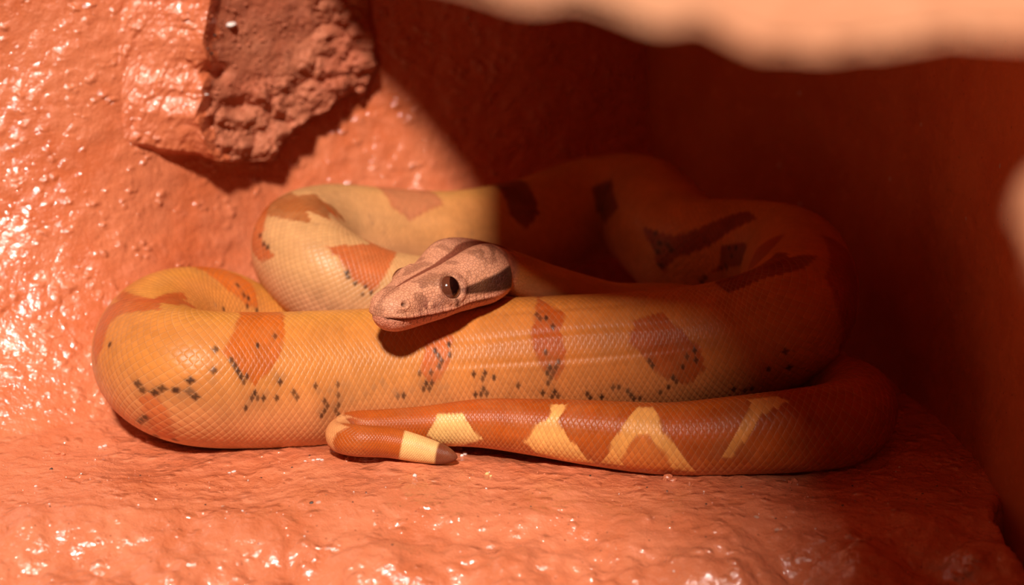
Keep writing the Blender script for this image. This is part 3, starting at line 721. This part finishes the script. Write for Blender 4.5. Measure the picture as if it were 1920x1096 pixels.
def body_paint():
    aT = np.abs(np.degrees(Tc)); aw = fbm(Sc * 40, np.cos(Tc) * 1.5, np.sin(Tc) * 1.5, 3, 200)
    side = sstep(60, 120, aT)
    # ground colour: yellow-tan back, pinker flanks, pale belly
    paint(side * 0.7, lin(212, 138, 90))
    paint(sstep(35, 0, aT) * 0.6, lin(202, 138, 54))
    paint(sstep(0.80, 0.86, Sc) * sstep(1.10, 0.98, Sc) * 0.55, lin(194, 100, 34))
    paint(sstep(150, 165, aT), lin(226, 176, 128))
    # greyer, rosier skin on the second coil
    S_TOP = nearest_s(CTRL[14])
    greyc = sstep(0.20, 0.02, np.abs(Sc - S_TOP))
    paint(greyc * 0.75, lin(206, 158, 108))
    paint(greyc * side * 0.5, lin(206, 132, 100))
    tail = sstep(LEN - 0.50, LEN - 0.40, Sc)
    paint(tail, lin(176, 80, 20))
    paint(tail * sstep(110, 150, aT) * 0.7, lin(212, 128, 76))
    paint(tail * sstep(0.0, 0.5, aw) * 0.35, lin(160, 62, 20))
    # blotches and saddles, both flanks alike
    for name, c, k, pts in PATCHES:
        if name in ('saddle_left_front', 'saddle_mid', 'top_saddle', 'top_saddle2', 'loop_front'):
            pts = [(a, 0.0 if abs(b) < 30 else b) for a, b in pts]      # the saddle crosses the back
        P = np.array(pts, float)
        lo, hi = P[:, 0].min() / 1000 - 0.012, P[:, 0].max() / 1000 + 0.012
        i0, i1 = np.searchsorted(ring, lo), np.searchsorted(ring, hi)
        if i1 <= i0 + 1: continue
        r_ = float(np.mean(R[i0:i1])) * 1000
        sub = (slice(i0, i1), slice(None))
        for sg in (1, -1):
            ax, ay = Sc[sub] * 0 + (0.5 * Sc[sub] + 0.5 * S2[sub]) * 1000, sg * (0.5 * Tc[sub] + 0.5 * TH2[sub]) * r_
            D = poly_dist(ax + 0.8 * (jit[sub] - 0.5), ay, [(p[0], math.radians(p[1]) * r_) for p in pts])
            m = (sstep(-0.8, 0.8, D) * k)[..., None]
            if sg == -1 and P[:, 1].mean() ** 2 > 110 ** 2: continue
            cc = lin(*c) * (1 + 0.10 * (jit2[sub][..., None] - 0.5))
            edge = (gauss(D, 0.2, 1.3) * (0.30 if name.startswith('tail') else 0.18))[..., None]
            col[sub] = col[sub] * (1 - m) + cc * m
            if 'pale' not in name: col[sub] = col[sub] * (1 - edge * (m > 0.1)) + lin(150, 56, 20) * edge * (m > 0.1)
            else: col[sub] = col[sub] * (1 - edge * (m < 0.5)) + lin(132, 46, 18) * edge * (m < 0.5)
    endm = sstep(LEN - 0.0100, LEN - 0.0090, S2)
    paint(sstep(LEN - 0.0270, LEN - 0.0262, S2) * (1 - endm), lin(238, 186, 118)); paint(endm, lin(124, 58, 34))
    # single dark scales
    for lst, c, k in ((SPOTS, lin(26, 11, 8), 1.0), (GREYS, lin(150, 112, 78), 0.38)):
        for s_, t_ in lst:
            i = int(np.searchsorted(ring, s_ / 1000)); i = min(max(i, 0), len(ring) - 1)
            u, v = Us[i], t_ / 360 * rows[i]
            a_, b_ = math.floor(u + v / 2), math.floor(u - v / 2)
            i0, i1 = max(0, i - 14), min(len(ring), i + 15)
            pp, qq = p_[i0:i1] - a_ - 0.5, q_[i0:i1] - b_ - 0.5
            h = _hash(np.array([a_]), np.array([b_]), np.array([0]), 9)[0]
            m = (sstep(0.55, 0.30, np.abs(pp)) * sstep(0.55, 0.30, np.abs(qq)) * k * (0.72 + 0.28 * h))[..., None]
            col[i0:i1] = col[i0:i1] * (1 - m) + c * m
            m2 = (np.exp(-(pp ** 2 + qq ** 2) / 1.8) * 0.12)[..., None]
            col[i0:i1] = col[i0:i1] * (1 - m2) + lin(140, 84, 52) * m2
    v = (0.93 + 0.14 * (jit - 0.5) + 0.10 * fbm(S2 * 60, np.cos(TH2) * 2, np.sin(TH2) * 2, 2, 210))[..., None]
    np.multiply(col, v, out=col)
body_paint()

def head_paint():
    aT = np.degrees(np.abs(TH2)); hn = fbm(S2 * 170, lat * 170, ver * 170, 3, 88)
    on = hm * np.ones_like(H) * sstep(0.076, 0.070, H)
    n2 = 0.5 + 0.5 * fbm(S2 * 700, lat * 700, ver * 700, 2, 90)
    paint(on, lin(214, 148, 114))
    paint(on * sstep(0.05, 0.55, hn) * 0.45 * (aT < 90), lin(120, 72, 52))
    paint(on * sstep(88, 104, aT) * 0.75, lin(222, 146, 118))
    stripe_w = pchip(np.clip(H, 0, 0.08), [0, 0.006, 0.03, 0.045, 0.06, 0.08], [0.0, 0.0003, 0.0013, 0.0026, 0.0048, 0.0055])
    paint(on * sstep(stripe_w + 0.0004, stripe_w - 0.0003, alat + 0.0004 * hn) * (ver > 0) * 0.85, lin(118, 52, 34))
    lo = pchip(np.clip(H, .03, .07), [.03, .045, .06, .07], [74, 73, 72, 74]); hi = pchip(np.clip(H, .03, .07), [.03, .045, .06, .07], [82, 93, 99, 98])
    paint(on * sstep(0.0300, 0.0325, H) * sstep(0.063, 0.059, H) * sstep(lo - 2, lo + 2, aT) * sstep(hi + 2, hi - 2, aT) * 0.97, lin(50, 14, 7))
    paint(on * gauss(H, 0.0165, 0.0052) * gauss(aT, 86, 14) * sstep(-0.8, 0.2, hn) * 0.95, lin(112, 58, 48))
    paint(on * gauss(H, 0.0275, 0.0011) * sstep(84, 87, aT) * sstep(99, 95, aT), lin(60, 24, 16))
    paint(on * gauss(H, 0.020, 0.007) * gauss(aT, 42, 12) * sstep(0.0, 0.4, hn) * 0.6, lin(130, 84, 64))
    paint(on * gauss(H, 0.052, 0.008) * gauss(aT, 40, 14) * sstep(-0.2, 0.3, hn) * 0.55, lin(96, 52, 34))
    paint(on * np.exp(-(dn / 0.00085) ** 2) * 0.95, lin(30, 10, 8))
    paint(on * mouth_on * gauss(arc, 0, 0.0007) * sstep(0.0, 0.001, H), lin(48, 12, 8))
    paint(on * lab * sstep(0.80, 1.0, lab_edge) * 0.6, lin(120, 50, 40))
    paint(on * gauss(H, 0.040, 0.004) * sstep(-0.0026, -0.001, arc) * (arc < 0) * 0.6, lin(60, 30, 20))
    paint(on * gauss(np.abs(de - 0.0053), 0, 0.0005) * 0.5, lin(150, 90, 70))
head_paint()

M_SKIN_NT = NT('snake_skin')
def make_skin():
    k = M_SKIN_NT
    ca = k.node('ShaderNodeAttribute', attribute_name='skin_colour')
    la = k.node('ShaderNodeAttribute', attribute_name='lattice')
    ha = k.node('ShaderNodeAttribute', attribute_name='head_space')
    sx = k.node('ShaderNodeSeparateXYZ'); k.link(la.outputs['Vector'], sx.inputs[0])
    p, q, headm = sx.outputs[0], sx.outputs[1], sx.outputs[2]
    fp, fq = k.math('FRACT', p), k.math('FRACT', q)
    mx = k.math('POWER', k.math('ADD', k.math('POWER', fp, 6.0), k.math('POWER', fq, 6.0)), 1 / 6.0)
    mn = k.math('MINIMUM', fp, fq)
    h = k.math('MULTIPLY', k.math('ADD', fp, fq), 0.40)
    dome = k.math('MULTIPLY', k.math('SINE', k.math('MULTIPLY', fp, math.pi)), k.math('SINE', k.math('MULTIPLY', fq, math.pi)))
    h = k.math('ADD', h, k.math('MULTIPLY', dome, 0.28))
    h = k.math('SUBTRACT', h, k.math('MULTIPLY', k.math('MINIMUM', k.math('POWER', mx, 12.0), 1.0), 0.9))
    # head: small polygonal scales
    v = k.node('ShaderNodeTexVoronoi', feature='DISTANCE_TO_EDGE'); k.link(ha.outputs['Vector'], v.inputs['Vector']); v.inputs['Scale'].default_value = 620; v.inputs['Randomness'].default_value = 0.75
    edge = v.outputs['Distance']
    hh_ = k.ramp(edge, 0.0, 0.16)
    height = k.fmix(headm, h, hh_)
    line_b = k.ramp(mx, 0.88, 0.98)                            # pale free edge of a body scale
    line_d = k.math('MULTIPLY', k.ramp(mn, 0.10, 0.0), 1.0)     # darker seam just behind it
    line_h = k.ramp(edge, 0.09, 0.015)
    P = k.coords()
    n = k.noise(P, 900, 3); nb = k.noise(P, 60, 3)
    c = k.mix(k.math('MULTIPLY', n, 0.22), ca.outputs['Color'], (0.95, 0.55, 0.32), 'MULTIPLY')
    c = k.mix(k.math('MULTIPLY', k.ramp(nb, 0.4, 0.7), 0.12), c, (0.62, 0.26, 0.10))
    body_keep = k.math('SUBTRACT', 1.0, headm)
    c = k.mix(k.math('MULTIPLY', k.math('MULTIPLY', line_b, body_keep), 0.10), c, (0.80, 0.50, 0.27))
    c = k.mix(k.math('MULTIPLY', k.math('MULTIPLY', line_d, body_keep), 0.30), c, (0.20, 0.07, 0.03))
    c = k.mix(k.math('MULTIPLY', k.math('MULTIPLY', line_h, headm), 0.38), c, (0.13, 0.035, 0.022))
    k.put(k.bsdf.inputs['Base Color'], c)
    k.put(k.bsdf.inputs['Roughness'], k.fmix(headm, 0.37, 0.46))
    k.bsdf.inputs['Specular IOR Level'].default_value = 0.20
    b = k.bump(height, 0.00036, 0.55)
    b = k.bump(n, 0.00012, 0.6, b)
    k.link(b, k.bsdf.inputs['Normal'])
make_skin()

snake = mesh_from_arrays('snake', VX, grid_quads(len(ring), N_TH + 1, True), M_SKIN_NT.m)
tag(snake, 'orange and tan boa coiled on the ledge with its head resting on the front coil', 'snake')
def point_attr(o, name, kind, arr, key):
    a = o.data.attributes.new(name, kind, 'POINT')
    a.data.foreach_set(key, np.ascontiguousarray(arr, dtype=np.float32).ravel())
point_attr(snake, 'skin_colour', 'FLOAT_COLOR', np.concatenate([col, np.ones(col.shape[:2] + (1,))], -1), 'color')
point_attr(snake, 'lattice', 'FLOAT_VECTOR', np.stack([p_, q_, hm * np.ones_like(p_)], -1), 'vector')
point_attr(snake, 'head_space', 'FLOAT_VECTOR', np.stack([S2, rad * np.sin(TH2), rad * np.cos(TH2)], -1), 'vector')

# eyes: glossy globe with an upright slit pupil, one on each side of the head
k = NT('eye_iris'); P = k.coords()
k.put(k.bsdf.inputs['Base Color'], k.mix(k.noise(P, 2200, 3), (0.16, 0.042, 0.018), (0.06, 0.014, 0.008)))
k.bsdf.inputs['Roughness'].default_value = 0.12; k.bsdf.inputs['Coat Weight'].default_value = 1.0; k.bsdf.inputs['Coat Roughness'].default_value = 0.03
M_IRIS = k.m
M_PUPIL = plain('eye_pupil', (0.004, 0.002, 0.002), 0.06, 0.6, 1.0)

def build_eye(side):
    ir = int(np.argmin(np.abs(ring - EYE_H * KH))); th = side * EYE_TH
    out = math.cos(th - side * 0.10) * NN[ir] + math.sin(th - side * 0.10) * BB[ir] - 0.12 * T[ir]
    out /= np.linalg.norm(out)
    rr = np.interp(th, TH, rad[ir])
    r = 0.0062
    c = C[ir] + rr * (math.cos(th) * NN[ir] + math.sin(th) * BB[ir]) - out * 0.0021
    upv = NN[ir] - out * (NN[ir] @ out); upv /= np.linalg.norm(upv)
    upv = upv * math.cos(0.33) - side * np.cross(out, upv) * math.sin(0.33)
    sid = np.cross(upv, out)
    def patch(f_u, scale, nu, nv):
        a = np.linspace(0, 2 * math.pi, nv); b = np.linspace(0, 1, nu)
        B_, A_ = np.meshgrid(b, a, indexing='ij')
        u, v = f_u(A_)                                   # angular half extents along the outline
        ang = B_ * np.sqrt(u ** 2 + v ** 2); az = np.arctan2(v, u)
        loc = (np.cos(ang)[..., None] * out + np.sin(ang)[..., None] * (np.cos(az)[..., None] * sid + np.sin(az)[..., None] * upv)) * r * scale
        return c + loc
    eye = mesh_from_arrays('eye', patch(lambda A_: (1.75 * np.cos(A_), 1.75 * np.sin(A_)), 1.0, 24, 49), grid_quads(24, 49), M_IRIS, snake)
    def slit(A_):
        v = 0.86 * np.sin(A_); return 0.42 * np.cos(A_) * (1 - 0.35 * (v / 0.86) ** 2), v
    pup = mesh_from_arrays('pupil', patch(slit, 1.012, 8, 41), grid_quads(8, 41), M_PUPIL, eye)
for side in (1, -1): build_eye(side)

grit_on_ledge()
